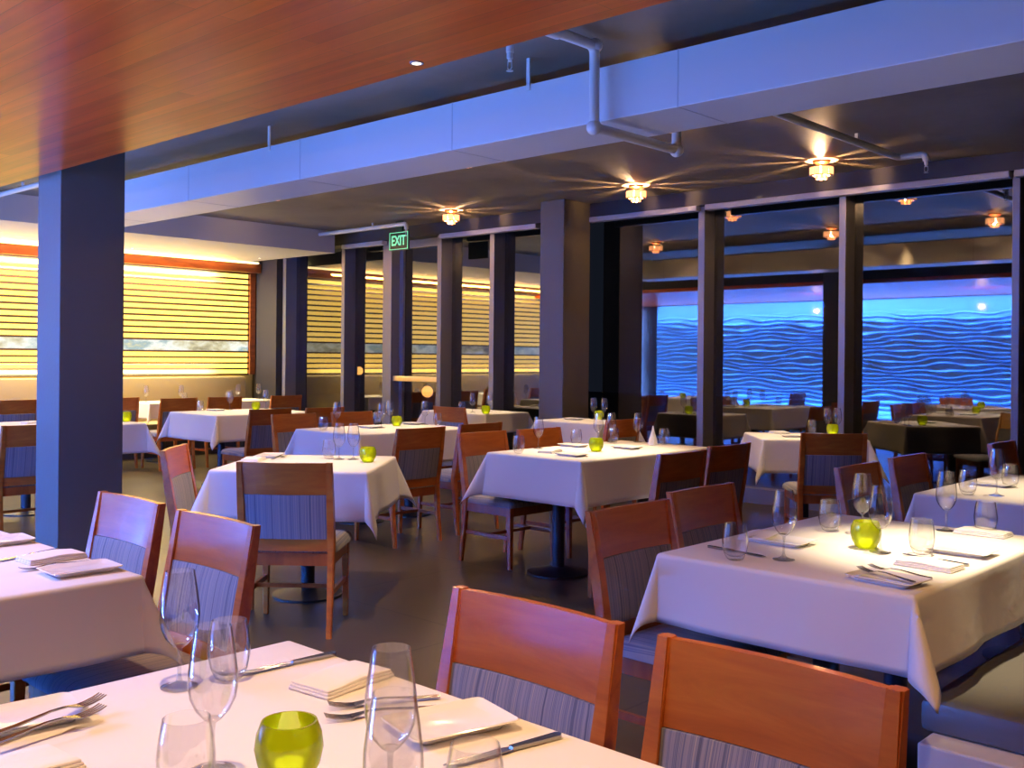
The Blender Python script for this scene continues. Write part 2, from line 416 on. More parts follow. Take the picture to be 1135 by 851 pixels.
b = BM(); tube(b, polyround([(-11.1,8.12,2.985), (-9.52,8.12,2.985), (-9.36,8.12,2.985), (-9.36,8.12,2.92)], .05), .026); obj('pipe_run', b, M['pipe'], t, True)
b = BM(); box(b, -10.01, -9.99, 8.11, 8.13, 3.0, ZC-.001); obj('hanger', b, M['pipe'], t)
head(t, (-9.36, 8.12, 2.93))
t = thing('sprinkler_pipe', 'short white pipe end left of the charcoal column', 'pipe')
b = BM(); tube(b, [(-11.1,4.0,2.985), (-9.75,4.0,2.985)], .026); obj('pipe_run', b, M['pipe'], t, True)
b = BM(); box(b, -10.31, -10.29, 3.99, 4.01, 3.0, ZC-.001); obj('hanger', b, M['pipe'], t)
# ------------------------------------------------------------------ exit sign
pe = at_v(443, 267, 8.2)
t = thing('exit_sign', 'green EXIT sign hanging over the glass door', 'sign', (pe.x, 8.2, pe.z))
b = BM(); box(b, -.18, .18, -.012, .012, -.115, .115, .006); box(b, -.06, .06, -.012, .012, .11, 3.04-pe.z if 3.04-pe.z > .12 else .13); obj('housing', b, M['exit_box'], t)
b = BM()
for x0, x1, z0, z1 in ((-.17,.17,.098,.105), (-.17,.17,-.105,-.098), (-.17,-.163,-.105,.105), (.163,.17,-.105,.105)): box(b, x0, x1, -.016, -.012, z0, z1)
obj('border', b, M['exit_green'], t)
cu = bpy.data.curves.new('letters', 'FONT'); cu.body = 'EXIT'; cu.size = .17; cu.align_x = 'CENTER'; cu.align_y = 'CENTER'; cu.extrude = .002; cu.offset = .003
cu.materials.append(M['exit_green']); lo = bpy.data.objects.new('letters', cu); C.objects.link(lo); lo.parent = t
dg = bpy.context.evaluated_depsgraph_get(); me = bpy.data.meshes.new_from_object(lo.evaluated_get(dg)); bpy.data.objects.remove(lo)
lo = bpy.data.objects.new('letters', me); C.objects.link(lo); lo.parent = t
lo.location = (0, -.016, -.002); lo.rotation_euler = (PI/2, 0, 0); lo.scale = (.76, 1, 1)
# ------------------------------------------------------------------ ceiling lamps
def lamp_proto():
    t = thing('ceiling_lamp', '', 'ceiling lamp', (0,0,3.05), 0, 'small amber glass ceiling lamps')
    b = BM(); lathe(b, [(0,0),(.07,0),(.07,-.015),(.045,-.03),(.02,-.035),(.02,-.05),(0,-.05)], 20); obj('canopy', b, M['brass'], t, True)
    b = BM()
    for k in range(8):
        a = 2*PI*k/8
        mt = Matrix.Rotation(a, 4, 'Z') @ Matrix.Translation((.085, 0, -.088))
        box(b, -.009, .009, -.027, .027, -.032, .032, .003, mt)
    for k in range(6):
        a = 2*PI*k/6
        mt = Matrix.Rotation(a, 4, 'Z') @ Matrix.Translation((.040, 0, -.138))
        box(b, -.007, .007, -.014, .014, -.018, .018, .002, mt)
    obj('glass_blocks', b, M['shadeglass'], t)
    b = BM(); lathe(b, [(0,-.05),(.012,-.051),(.024,-.060),(.026,-.072),(.016,-.084),(0,-.088)], 14); obj('bulb', b, M['bulb'], t, True)
    b = BM()
    for z in (-.052, -.12): lathe(b, [(.072,z),(.097,z),(.097,z-.005),(.072,z-.005),(.072,z)], 24)
    obj('rings', b, M['brass'], t)
    return t
protos['lamp'] = [lamp_proto(), False]
LL = {}
def light(kind, name, loc, energy, col, **kw):
    l = bpy.data.lights.new(name, kind); l.energy = energy; l.color = col
    for k, v_ in kw.items():
        if k not in ('rot', 'to'): setattr(l, k, v_)
    o = bpy.data.objects.new(name, l); C.objects.link(o); o.location = loc
    if 'rot' in kw: o.rotation_euler = kw['rot']
    if 'to' in kw: o.rotation_euler = (Vector(kw['to']) - Vector(loc)).to_track_quat('-Z', 'Y').to_euler()
    return o
WARM = (1, .60, .30)
for u, v_, l in ((3.95, 8.0, 'amber ceiling lamp nearest the right windows, in front of the wide pane'), (5.86, 8.0, 'amber ceiling lamp right of the middle column'), (8.45, 8.0, 'amber ceiling lamp left of the middle column, by the exit sign'),
                 (3.88, 5.68, 'amber lamp peeping out below the duct by the bent pipe'), (5.83, 5.68, 'amber lamp peeping out under the middle of the duct'), (8.5, 5.68, 'amber lamp peeping out under the left end of the duct')):
    place('lamp', l, (-u, v_, ZC-.001))
    light('POINT', 'ceiling_lamp_light', (-u, v_, 2.935), 60, (1,.60,.30), shadow_soft_size=.012)
# downlight in the plank edge, downlights in the soffit
def downlight(x, y, z, label):
    t = thing('downlight', label, 'downlight', (x, y, z), 0, 'recessed downlights')
    b = BM(); lathe(b, [(.018,0),(.028,0),(.028,-.004),(.018,-.004),(.018,0)], 20); obj('ring', b, M['rail'], t, True)
    b = BM(); lathe(b, [(0,-.002),(.018,-.002),(.018,-.003),(0,-.003)], 20); obj('lens', b, M['downlight'], t)
p = at(460, 69, ZW); downlight(p.x, 2.70, ZW, 'tiny downlight at the edge of the plank ceiling')
for px, py, l in ((147, 275, 'soffit downlight just right of the charcoal column'), (288, 286, 'soffit downlight at the far right end near the windows')):
    p = at(px, py, 2.76); downlight(max(p.x, -13.0), min(p.y, 8.2), 2.76, l)
# garden lamps outside
for px, py, d_, l in ((474, 434, 16, 'glowing orange lamp outside the glass door'), (398, 411, 16.5, 'smaller orange glow outside left of the door')):
    r, tt = ray(px, py); X = r*d_; x, y, z = -(-CU*X+SU*d_), SU*X+CU*d_, CAMZ+tt*d_
    t = thing('garden_lamp', l, 'lamp', (x, y, -.5), 0, 'garden lamps outside')
    b = BM(); lathe(b, [(0,0),(.09,0),(.09,.02),(.02,.04),(.02,z+.42),(.07,z+.44),(0,z+.44)], 14); obj('post', b, M['black'], t, True)
    b = BM(); bmesh.ops.create_uvsphere(b, u_segments=16, v_segments=12, radius=.09 if px > 450 else .07, matrix=Matrix.Translation((0,0,z+.5))); obj('globe', b, M['garden'], t, True)
# ------------------------------------------------------------------ chair
def yb(z):    # rake of the back
    return -.195 + (0 if z < .44 else -(z-.44)*.17)
HC = .86
def chair_proto():
    t = thing('dining_chair', '', 'chair', (0,0,0), 0, 'cherry wood dining chairs with striped fabric')
    W = .475
    for s in (-1, 1):
        b = BM(); x = s*(W/2-.018)
        rings = []
        for z, w, d, yo in ((0,.026,.030,-.045), (.22,.031,.038,-.015), (.44,.036,.046,0), (.65,.034,.040,0), (HC,.030,.030,0)):
            y = yb(z)+yo
            rings.append([(x-w/2,y-d/2,z), (x+w/2,y-d/2,z), (x+w/2,y+d/2,z), (x-w/2,y+d/2,z)])
        loft(b, rings)
        bmesh.ops.bevel(b, geom=[e for e in b.edges if abs((e.verts[0].co-e.verts[1].co).normalized().z) > .8], offset=.005, segments=2, affect='EDGES')
        obj('rear_post', b, M['cherry'], t, True)
    def slab(z0, z1, w, th, bow, yoff=0, nz=4, puff=0):
        b = BM(); n = 10; fr, bk = [], []
        for j in range(nz+1):
            z = z0+(z1-z0)*j/nz; f, k = [], []
            for i in range(n+1):
                x = -w/2+w*i/n
                y = yb(z) - bow*(1-(2*x/w)**2) + yoff
                pf = puff*(1-abs(2*x/w)**6)*(1-abs(2*j/nz-1)**4)
                f.append(b.verts.new((x, y+th/2+pf, z))); k.append(b.verts.new((x, y-th/2-pf*.4, z)))
            fr.append(f); bk.append(k)
        for j in range(nz):
            for i in range(n):
                b.faces.new((fr[j][i], fr[j][i+1], fr[j+1][i+1], fr[j+1][i])); b.faces.new((bk[j][i+1], bk[j][i], bk[j+1][i], bk[j+1][i+1]))
            b.faces.new((bk[j][0], fr[j][0], fr[j+1][0], bk[j+1][0])); b.faces.new((fr[j][n], bk[j][n], bk[j+1][n], fr[j+1][n]))
        for i in range(n):
            b.faces.new((bk[0][i], bk[0][i+1], fr[0][i+1], fr[0][i])); b.faces.new((fr[nz][i], fr[nz][i+1], bk[nz][i+1], bk[nz][i]))
        return b
    wi = W-.068
    obj('top_panel', slab(.702, HC-.002, wi+.004, .020, .018), M['cherry'], t, True)
    obj('back_pad', slab(.480, .700, wi, .026, .018, 0, 6, .008), M['stripes'], t, True)
    obj('lower_rail', slab(.418, .479, wi+.004, .022, .010), M['cherry'], t, True)
    # seat cushion
    b = BM(); rings = []
    prof = [(.0,.410), (.012,.404), (.012,.425), (.0,.445), (-.022,.456), (-.09,.462)]
    def ring(o_, z):
        x0, x1 = W/2-.012+o_, W/2-.004+o_; ya, yb_ = -.165-o_, .235+o_; pts = []
        R = .03
        for cx, cy, a0 in ((x1-R, yb_-R, 0), (-(x1-R), yb_-R, PI/2), (-(x0-R), ya+R, PI), (x0-R, ya+R, 1.5*PI)):
            for k in range(5): a = a0+k*PI/8; pts.append((cx+R*math.cos(a), cy+R*math.sin(a), z))
        return pts
    loft(b, [ring(o_, z) for o_, z in prof]); obj('seat', b, M['stripes'], t, True)
    b = BM(); w = .018
    box(b, -W/2+.02, W/2-.02, .205, .205+w, .345, .405); box(b, -W/2+.02, W/2-.02, -.20, -.20+w, .345, .405)
    for s in (-1, 1): box(b, s*(W/2-.020)-w/2, s*(W/2-.020)+w/2, -.20, .22, .345, .405)
    obj('seat_frame', b, M['cherry_dark'], t)
    for s in (-1, 1):
        b = BM(); x = s*(W/2-.026); bar(b, (x+s*.002,.212,0), (x,.205,.405), .026, .038, bev=.003); obj('front_leg', b, M['cherry'], t)
        b = BM(); bar_pts = [(x, -.20, .20), (x, .205, .20)]
        box(b, x-.008, x+.008, -.21, .20, .19, .215); obj('side_stretcher', b, M['cherry_dark'], t)
    b = BM(); box(b, -W/2+.03, W/2-.03, -.008, .008, .193, .213); obj('cross_stretcher', b, M['cherry_dark'], t)
    return t
protos['chair'] = [chair_proto(), False]
TOPY = yb(HC)
def chair(p0, p1, facing, label, shift=(0,0)):
    """p0, p1: picture points of the two top corners of the backrest; facing: direction the seat points"""
    a, c = at(p0[0], p0[1], HC), at(p1[0], p1[1], HC); mid = (a+c)/2
    rz = {'+y': 0, '-y': PI, '+x': -PI/2, '-x': PI/2}.get(facing, facing)
    off = Vector((-math.sin(rz), math.cos(rz)))*(-TOPY)
    return place('chair', label, (mid.x+off.x+shift[0], mid.y+off.y+shift[1], 0), rz)
CH = chair
YAW = math.asin(SU)/1.0
chair((505,650), (690,690), '-y', 'cherry chair at the front table, left one of the two whose back hides the floor', )
chair((735,702), (1003,765), '-y', 'large golden-lit chair back in the right foreground, cut by the bottom edge')
chair((112,543), (182,559), '-y', 'purple-lit chair against the charcoal column at the left foreground table')
chair((200,563), (286,584), '-y', 'purple-lit chair right behind the front wine glasses')
chair((653,568), (738,552), '+x', 'near one of the two orange chairs left of the big right table')
chair((742,545), (811,535), '+x', 'far one of the two orange chairs left of the big right table')
chair((924,519), (975,511), '+x', 'chair directly behind the wine glasses of the big right table')
chair((986,507), (1025,502), '+x', 'tilted-looking chair at the corner of the table on the right edge')
chair((1093,492), (1127,488), '+x', 'small orange chair far right by the last window post')
chair((718,503), (775,497), '-x', 'dark-backed chair at the near right corner of the centre table', (.06, 0))
chair((783,495), (834,490), '-x', 'dark-backed chair at the far right corner of the centre table')
chair((503,480), (561,478), '+x', 'orange chair at the near left corner of the centre table', (-.02, .04))
chair((576,477), (629,473), '+x', 'chair behind the centre table in front of the middle column', (-.05, 0))
chair((438.5,475.5), (495,472), '-x', 'dark-backed chair at the near side of the blue-sided table left of centre')
chair((503,470), (563,467.6), '-x', 'dark chair back just behind the orange chair of the centre table')
chair((297.6,460), (353,457), '+x', 'orange chair at the far left side of the blue-sided table')
chair((365,457), (415,455.5), '+x', 'orange chair behind the wine glasses of the blue-sided table')
chair((275,454), (325,452), '-x', 'dark-backed chair beside the far left blue-sided table')
chair((336,452), (385,450.5), '-x', 'second dark-backed chair of the far left table, farther from the column')
chair((261,511), (371,513.5), YAW-.03, 'chair seen from behind at the small square table with hanging cloth corners')
chair((182.5,499.6), (219,491.7), YAW-PI/2+.05, 'bright orange chair with cream pad left of the small square table', (-.03,-.028))
chair((16,472), (62,468.5), '-x', 'dark chair half hidden at the left of the charcoal column')
chair((472,449.4), (525.5,452), '+y', 'chair seen from behind at the small window table under the exit sign')
chair((670,464.5), (713,464), '-x', 'dark chair back in front of the table beyond the middle column')
chair((886.5,480), (963,480), YAW-.02, 'chair seen from behind at the window table by the right window post')
for px, py, l in ((20, 443, 'dark chair at the banquette left of the charcoal column'), (134, 440.5, 'dark chair at the banquette just right of the charcoal column'), (199, 441, 'dark chair at the banquette behind the far left table'), (250, 446, 'dark chair at the banquette behind the votive of the far left table'), (318, 443, 'dark chair near the pier between screen and windows')):
    a = at(px, py, HC); a.x = max(-11.75, min(-11.2, a.x))
    r, _t = ray(px, py); v_ = -a.x*(SU*r+CU)/(-CU*r+SU)
    place('chair', l, (a.x+TOPY, v_, 0), PI/2)
# ------------------------------------------------------------------ tables and cloths
def cloth_mesh(wx, wy, D, seed, R=.014):
    rnd = random.Random(seed)
    ph = [rnd.uniform(0, 6.28) for _ in range(12)]
    def axis(w):
        a = [-(w/2) + w*k/10 for k in range(11)]
        o_ = [0.004, .010, .016, .022] + [.022+(D-.022)*k/9 for k in range(1, 10)]
        return [-(w/2)-x for x in reversed(o_)] + a + [w/2+x for x in o_]
    xs, ys = axis(wx), axis(wy)
    def g(a, fl):
        q = PI*R/2
        if a < q: f = a/R; return R*math.sin(f), R*(1-math.cos(f))
        return R+(a-q)*math.sin(fl), R+(a-q)*math.cos(fl)
    b = BM(); G = []
    for y in ys:
        row = []
        for x in xs:
            a, c = max(0, abs(x)-wx/2), max(0, abs(y)-wy/2)
            sx, sy = (1 if x > 0 else -1), (1 if y > 0 else -1)
            px, py, pz = max(-wx/2, min(wx/2, x)), max(-wy/2, min(wy/2, y)), 0
            if a > 0 or c > 0:
                r = math.hypot(a, c); th = math.atan2(c, a)
                side = (0 if sx > 0 else 1) if th < PI/4 else (2 if sy > 0 else 3)
                along = y if th < PI/4 else x
                wv = math.sin(along*9+ph[side])*.35 + math.sin(along*17+ph[side+4])*.22
                corner = math.sin(2*th)
                fl = math.radians(6 + 7*wv*(1-corner) + (16+7*math.sin(ph[8]+sx+2*sy))*corner**1.3)
                rr = r if corner == 0 else r*(1-.03*corner)
                out, dn = g(rr, fl)
                px += sx*out*math.cos(th); py += sy*out*math.sin(th); pz = -dn
            row.append(b.verts.new((px, py, pz)))
        G.append(row)
    for j in range(len(ys)-1):
        for i in range(len(xs)-1): b.faces.new((G[j][i], G[j][i+1], G[j+1][i+1], G[j+1][i]))
    return b
TABLES = []
def table(x0, x1, y0, y1, what, rz=0, D=.25, cx=None, cy=None, seed=0, seats=True):
    if cx is None: cx, cy = (x0+x1)/2, (y0+y1)/2
    wx, wy = x1-x0, y1-y0; TABLES.append((cx, cy, wx, wy, rz))
    t = thing('dining_table', 'pedestal table under the cloth ' + what, 'table', (cx, cy, 0), rz, 'pedestal tables under white cloths')
    b = BM(); box(b, -wx/2+.004, wx/2-.004, -wy/2+.004, wy/2-.004, .73, TT-.006, .004); obj('tabletop', b, M['topwood'], t)
    ps = [(0,0)] if max(wx, wy) < 1.0 else ([(0,-.27-.19*(wy>1.3)),(0,.27+.19*(wy>1.3))] if wy > wx else [(-.32,0),(.32,0)])
    for q in ps:
        b = BM(); lathe(b, [(0,.0),(.20,0),(.20,.012),(.10,.03),(.05,.045),(0,.045)], 32, (q[0],q[1],0)); obj('base_plate', b, M['black'], t, True)
        b = BM(); lathe(b, [(0,.04),(.04,.04),(.04,.70),(.12,.72),(.12,.731),(0,.731)], 20, (q[0],q[1],0)); obj('pedestal', b, M['black'], t, True)
    o = obj('tablecloth', cloth_mesh(wx, wy, D, seed+3), M['cloth'], None, True); o.location = (cx, cy, TT-.002); o.rotation_euler = (0,0,rz)
    sm = o.modifiers.new('thick', 'SOLIDIFY'); sm.thickness = .002; sm.offset = 0
    tag(o, 'white tablecloth ' + what, 'tablecloth', 'white tablecloths')
    return t
table(-1.85, -.55, .50, 1.28, 'of the table nearest the camera, bottom centre', D=.24, seed=1)
table(-3.98, -2.70, .55, 1.37, 'of the left foreground table cut by the left edge', D=.22, seed=2)
table(-1.86, -1.06, 2.69, 3.88, 'of the big right table beside the grey bench', D=.222, seed=3)
table(-1.87, -1.06, 4.78, 5.95, 'of the table cut by the right edge', D=.222, seed=4)
table(-4.63, -3.86, 4.74, 6.16, 'of the centre table with the purple-lit end', D=.285, seed=5)
table(-7.17, -6.33, 5.03, 6.25, 'of the blue-sided table left of centre', D=.28, seed=6)
table(-10.15, -9.22, 5.5, 6.7, 'of the blue-sided table farthest left in front of the screen', D=.28, seed=7)
table(-9.5, -8.62, 3.25, 4.42, 'of the table half hidden by the charcoal column', D=.27, seed=8)
fl, fr_, bl = at(238, 519.5, TT), at(403, 523, TT), at(278, 502, TT)
ex = (fr_-fl).normalized(); rz9 = math.atan2(ex.y, ex.x)+.05
ctr = fl + (fr_-fl)/2; ctr += Vector((-math.sin(rz9), math.cos(rz9), 0))*.43
table(0, .84, 0, .86, 'of the small square table with hanging corners left of centre', rz9, .27, ctr.x, ctr.y, seed=19)
table(-8.72, -7.72, 7.85, 8.52, 'of the small window table under the exit sign', D=.22, seed=9)
table(-6.72, -5.95, 7.55, 8.12, 'of the table just right of the middle column', D=.27, seed=10)
fl = at(848, 486.5, TT); rz16 = YAW-.03
ctr = fl + Vector((math.cos(rz16), math.sin(rz16), 0))*.40 + Vector((-math.sin(rz16), math.cos(rz16), 0))*.38
ctr.y = min(ctr.y, 8.02)
table(0, .80, 0, .72, 'of the window table by the right window post', rz16, .27, ctr.x, ctr.y, seed=11)
for k, (y, l) in enumerate(((5.2, 'of the banquette table left of the charcoal column'), (6.55, 'of the banquette table just right of the charcoal column'), (7.75, 'of the banquette table nearest the windows'))):
    table(-12.62, -12.0, y-.33, y+.33, l, D=.2, seed=12+k)
# ------------------------------------------------------------------ grey bench on the right
t = thing('grey_bench', 'grey upholstered bench beside the big right table', 'bench', (-.80, 5.0, 0))
b = BM(); box(b, -.28, .34, -2.21, 2.6, .375, .462, .018); obj('seat', b, M['bench'], t, True)
b = BM(); box(b, .34, .44, -2.21, 2.6, .375, .95, .02); obj('backrest', b, M['bench'], t, True)
b = BM(); box(b, -.25, .44, -2.30, 2.6, 0, .374, .006); obj('plinth', b, M['soffit'], t)
# ------------------------------------------------------------------ tableware
def P_(name, cat, group): return thing(name, '', cat, (0,0,0), 0, group)
def wine():
    t = P_('wine_glass', 'wine glass', 'stemmed wine glasses on the tables')
    b = BM()
    out = [(0,.0),(.033,0),(.034,.0015),(.020,.004),(.007,.010),(.0038,.020),(.0036,.060),(.0050,.072)]
    lathe(b, out, 28); obj('stem', b, M['stem'], t, True)
    b = BM()
    bowl = [(.0050,.072),(.014,.078),(.026,.092),(.034,.110),(.0365,.128),(.0355,.150),(.032,.178),(.0275,.206),(.0262,.215)]
    inn = [(r-.0012, z) for r, z in reversed(bowl[1:])] + [(0,.080)]
    lathe(b, bowl+inn, 28); obj('bowl', b, M['glass'], t, True)
    return t
def tumbler():
    t = P_('tumbler', 'glass', 'stemless tumblers on the tables')
    b = BM()
    bowl = [(0,0),(.020,0),(.026,.004),(.035,.022),(.0395,.045),(.0400,.060),(.037,.088),(.0325,.112)]
    inn = [(r-.0013, z) for r, z in reversed(bowl[3:])] + [(.022,.012),(0,.010)]
    lathe(b, bowl+inn, 28); obj('bowl', b, M['glass'], t, True)
    return t
def votive():
    t = P_('votive_candle', 'candle holder', 'lime green votive candle holders')
    b = BM()
    o_ = [(0,0),(.026,0),(.034,.006),(.045,.028),(.0495,.050),(.047,.070),(.040,.088)]
    inn = [(r-.003, z) for r, z in reversed(o_[2:])] + [(0,.010)]
    lathe(b, o_+inn, 30); obj('glass_cup', b, M['lime'], t, True)
    b = BM(); lathe(b, [(0,.011),(.02,.011),(.02,.03),(0,.03)], 16); obj('candle', b, M['wax_glow'], t, True)
    return t
def plate():
    t = P_('bread_plate', 'plate', 'white rectangular bread plates')
    b = BM()
    def rr(w, h, r, z):
        pts = []
        for cx, cy, a0 in ((w-r,h-r,0), (-w+r,h-r,PI/2), (-w+r,-h+r,PI), (w-r,-h+r,1.5*PI)):
            for k in range(4): a = a0+k*PI/6; pts.append((cx+r*math.cos(a), cy+r*math.sin(a), z))
        return pts
    loft(b, [rr(.048,.075,.01,0), rr(.050,.077,.01,.004), rr(.066,.096,.012,.013), rr(.069,.099,.012,.0145), rr(.067,.097,.012,.0165), rr(.052,.080,.01,.0085)])
    obj('dish', b, M['china'], t, True); return t
def napkin():
    t = P_('napkin', 'napkin', 'folded white napkins')
    b = BM()
    for k, (w, z0, z1) in enumerate(((.104,0,.006), (.101,.006,.0115), (.098,.0115,.017))):
        vs = box(b, -w/2, w/2, -.088+.002*k, .088-.003*k, z0, z1, .0025)
    bmesh.ops.subdivide_edges(b, edges=[e for e in b.edges if e.calc_length() > .08], cuts=5, use_grid_fill=True)
    for v in b.verts: v.co.z += .0025*math.sin(v.co.y*38+1)*(v.co.z/.017)
    obj('folds', b, M['napkin'], t, True); return t
def strip(b, pts, th=.0016):     # pts: (y, halfwidth, z, x offset)
    rings = []
    for y, w, z, xo in pts: rings.append([(xo-w, y, z), (xo+w, y, z), (xo+w, y, z+th), (xo-w, y, z+th)])
    loft(b, rings)
def fork():
    t = P_('fork', 'fork', 'steel forks')
    b = BM()
    strip(b, [(-.10,.004,.003,0), (-.095,.0065,.003,0), (-.06,.0055,.004,0), (0,.003,.009,0), (.03,.0032,.008,0), (.045,.009,.004,0), (.055,.0115,.002,0)], .0022)
    obj('handle', b, M['steel'], t, True)
    b = BM()
    for k in range(4):
        x = (k-1.5)*.0066
        strip(b, [(.053,.0022,.002,x), (.07,.0016,.003,x), (.088,.0014,.006,x), (.100,.0008,.010,x)])
    obj('tines', b, M['steel'], t, True); return t
def knife():
    t = P_('knife', 'knife', 'steel table knives')
    b = BM(); strip(b, [(-.11,.004,.001,0), (-.105,.0085,.0005,0), (-.06,.0075,.0005,0), (-.01,.0055,.001,0)], .006); obj('handle', b, M['steel'], t, True)
    b = BM(); strip(b, [(-.012,.005,.003,0), (.0,.0085,.003,0), (.08,.0095,.003,.001), (.10,.006,.003,.004), (.112,.001,.003,.006)], .0013); obj('blade', b, M['steel'], t, True); return t
for k, fn in (('wine', wine), ('tumbler', tumbler), ('votive', votive), ('plate', plate), ('napkin', napkin), ('fork', fork), ('knife', knife)): protos[k] = [fn(), False]
TN = {'wine': 'wine glass', 'tumbler': 'stemless glass', 'votive': 'lime green votive', 'plate': 'white bread plate', 'napkin': 'folded white napkin', 'fork': 'fork', 'knife': 'knife'}
def within(p, mg=.045):
    best = None
    for cx, cy, wx, wy, rz in TABLES:
        dx, dy = p.x-cx, p.y-cy; c, s_ = math.cos(rz), math.sin(rz)
        a, e = dx*c+dy*s_, -dx*s_+dy*c
        a2, e2 = max(-wx/2+mg, min(wx/2-mg, a)), max(-wy/2+mg, min(wy/2-mg, e))
        dist = math.hypot(a-a2, e-e2)
        if best is None or dist < best[0]: best = (dist, cx+a2*c-e2*s_, cy+a2*s_+e2*c)
    if best[0] > .12: print('MOVED %.2f' % best[0], tuple(round(q, 2) for q in p))
    return Vector((best[1], best[2], p.z))
def put(kind, px, py, label, rz=0, z=TT): p = within(at(px, py, z), {'plate': .10, 'napkin': .08}.get(kind, .045)); return place(kind, label, (p.x, p.y, z), rz)
def rim(kind, px, py, label):        # given by the middle of the rim, the foot lies below the frame
    h = {'wine': .215, 'tumbler': .112, 'votive': .088}[kind]
    p = at(px, py, TT+h); return place(kind, label, (p.x, p.y, TT), 0)
def lay(kind, tip, end, label, z=TT):
    a, c = at(*tip, z), at(*end, z); m_ = (a+c)/2; d = a-c
    return place(kind, label, (m_.x, m_.y, z), math.atan2(-d.x, d.y))
# front table
put('wine', 199, 761, 'wine glass on the front table, farthest left beside the purple chair')
rim('wine', 237, 693, 'wine glass in the left foreground, right in front of the tumbler pair')
put('tumbler', 254, 752, 'tumbler behind the foreground wine glass at the knife tip')
rim('tumbler', 207, 795, 'tumbler at the bottom left, below the foreground wine glasses')
rim('votive', 321, 798, 'large lime green votive at the bottom, nearest the camera')
rim('wine', 434, 717, 'taller-looking wine glass of the pair right of the big votive')
rim('wine', 437, 768, 'lower wine glass of the overlapping pair, nearest the camera')
rim('tumbler', 527, 824, 'tumbler cut by the bottom edge near the plate')
lay('knife', (266,749), (369,726), 'knife lying behind the foreground wine glasses')
put('napkin', 380, 756, 'folded napkin near the far edge of the front table', .12)
lay('fork', (369,785), (483,774), 'upper fork of the pair behind the overlapping wine glasses')
lay('fork', (371,798), (477,786), 'lower fork of the pair behind the overlapping wine glasses')
put('plate', 499, 806, 'bread plate on the front table near the orange chair', -.25)
lay('knife', (515,846), (604,821), 'knife beside the front tumbler, handle towards the orange chair')
put('plate', 2, 789, 'bread plate at the bottom left corner of the picture', -.1)
lay('fork', (104,779), (5,812), 'upper fork at the bottom left corner', TT+.0165)
lay('fork', (101,792), (0,824), 'lower fork at the bottom left corner', TT+.0165)
put('napkin', 12, 862, 'napkin cut by the bottom left corner', .1)
# left foreground table
put('plate', 18, 600, 'bread plate on the left foreground table by the left edge', -.05)
put('napkin', 62, 619, 'napkin on the left foreground table', .02)
put('plate', 93, 633, 'bread plate at the corner of the left foreground table', -.05)
lay('fork', (18,634), (104,622), 'fork resting between napkin and plate on the left foreground table')
lay('knife', (0,622), (58,611), 'knife between plate and napkin on the left foreground table')
# big right table
T3 = 'on the big right table'
put('tumbler', 815, 620, 'tumbler at the left edge of the big right table')
put('wine', 869, 620, 'wine glass standing alone at the left of the big right table')
put('tumbler', 920, 588, 'tumbler left of the votive ' + T3)
put('wine', 956, 592, 'wine glass just behind the votive ' + T3)
put('wine', 976, 612, 'wine glass just right of the votive ' + T3)
put('votive', 960, 607, 'lime green votive in the bright pool ' + T3)
put('tumbler', 1022, 614, 'tumbler right of the votive ' + T3)
put('wine', 1049, 588, 'wine glass near the back right corner ' + T3)
put('tumbler', 1095, 590, 'tumbler at the back right ' + T3)
put('plate', 984, 645, 'bread plate at the near right corner ' + T3, PI/2-.1)
put('napkin', 1030, 628, 'folded napkin next to the corner plate ' + T3, PI/2-.05)
lay('fork', (960,628), (1038,643), 'fork beside the corner plate ' + T3)
lay('fork', (948,630), (1020,648), 'fork lying across the corner plate ' + T3, TT+.012)
lay('knife', (996,614), (1078,628), 'knife between the two napkins ' + T3)
put('plate', 1066, 613, 'bread plate behind the knife ' + T3, PI/2)
put('napkin', 1096, 590, 'folded napkin at the right end ' + T3, PI/2)
put('plate', 867, 602, 'bread plate behind the lone wine glass ' + T3, PI/2)
put('napkin', 845, 596, 'napkin near the left orange chairs ' + T3, .1)
lay('fork', (905,603), (842,592), 'fork between plate and tumbler ' + T3)
lay('knife', (852,618), (783,606), 'knife behind the left tumbler ' + T3)
# right-edge table
T4 = 'on the table cut by the right edge'
put('tumbler', 1073, 548, 'tumbler at the left ' + T4)
put('wine', 1105, 549, 'wine glass ' + T4)
put('tumbler', 1120, 540, 'tumbler right of the wine glass ' + T4)
put('plate', 1100, 538, 'bread plate ' + T4, PI/2)
# centre table
T6 = 'on the centre table'
put('tumbler', 575, 502, 'tumbler at the left end ' + T6)
put('wine', 597, 497, 'wine glass standing alone at the left ' + T6)
put('tumbler', 638, 493, 'tumbler left of the votive ' + T6)
put('wine', 652, 490, 'wine glass just behind the votive ' + T6)
put('wine', 670, 489, 'wine glass right of the votive ' + T6)
put('votive', 661, 500, 'lime green votive ' + T6)
put('tumbler', 680, 491, 'low tumbler behind the plate ' + T6)
put('wine', 717, 489, 'wine glass near the standing napkin ' + T6)
put('tumbler', 738, 492, 'tumbler at the right end ' + T6)
put('plate', 634, 505, 'bread plate at the near corner ' + T6, PI/2)
put('plate', 630, 494, 'bread plate behind the lone wine glass ' + T6, PI/2)
put('plate', 695, 497, 'bread plate right of the votive ' + T6, PI/2)
put('napkin', 610, 501, 'napkin in the bright pool ' + T6, .3)
def standing_napkin(px, py, label):
    b = BM(); lathe(b, [(.045,0),(.036,.04),(.020,.09),(.004,.135),(.0,.137)], 8)
    for v in b.verts: v.co.x *= .75+.25*math.sin(v.co.z*60); v.co.y *= .7
    o = obj('folded_napkin', b, M['napkin'], None, True); p = within(at(px, py, TT)); o.location = (p.x, p.y, TT)
    tag(o, label, 'napkin', 'folded white napkins')
standing_napkin(724, 493, 'napkin folded upright into a cone ' + T6)
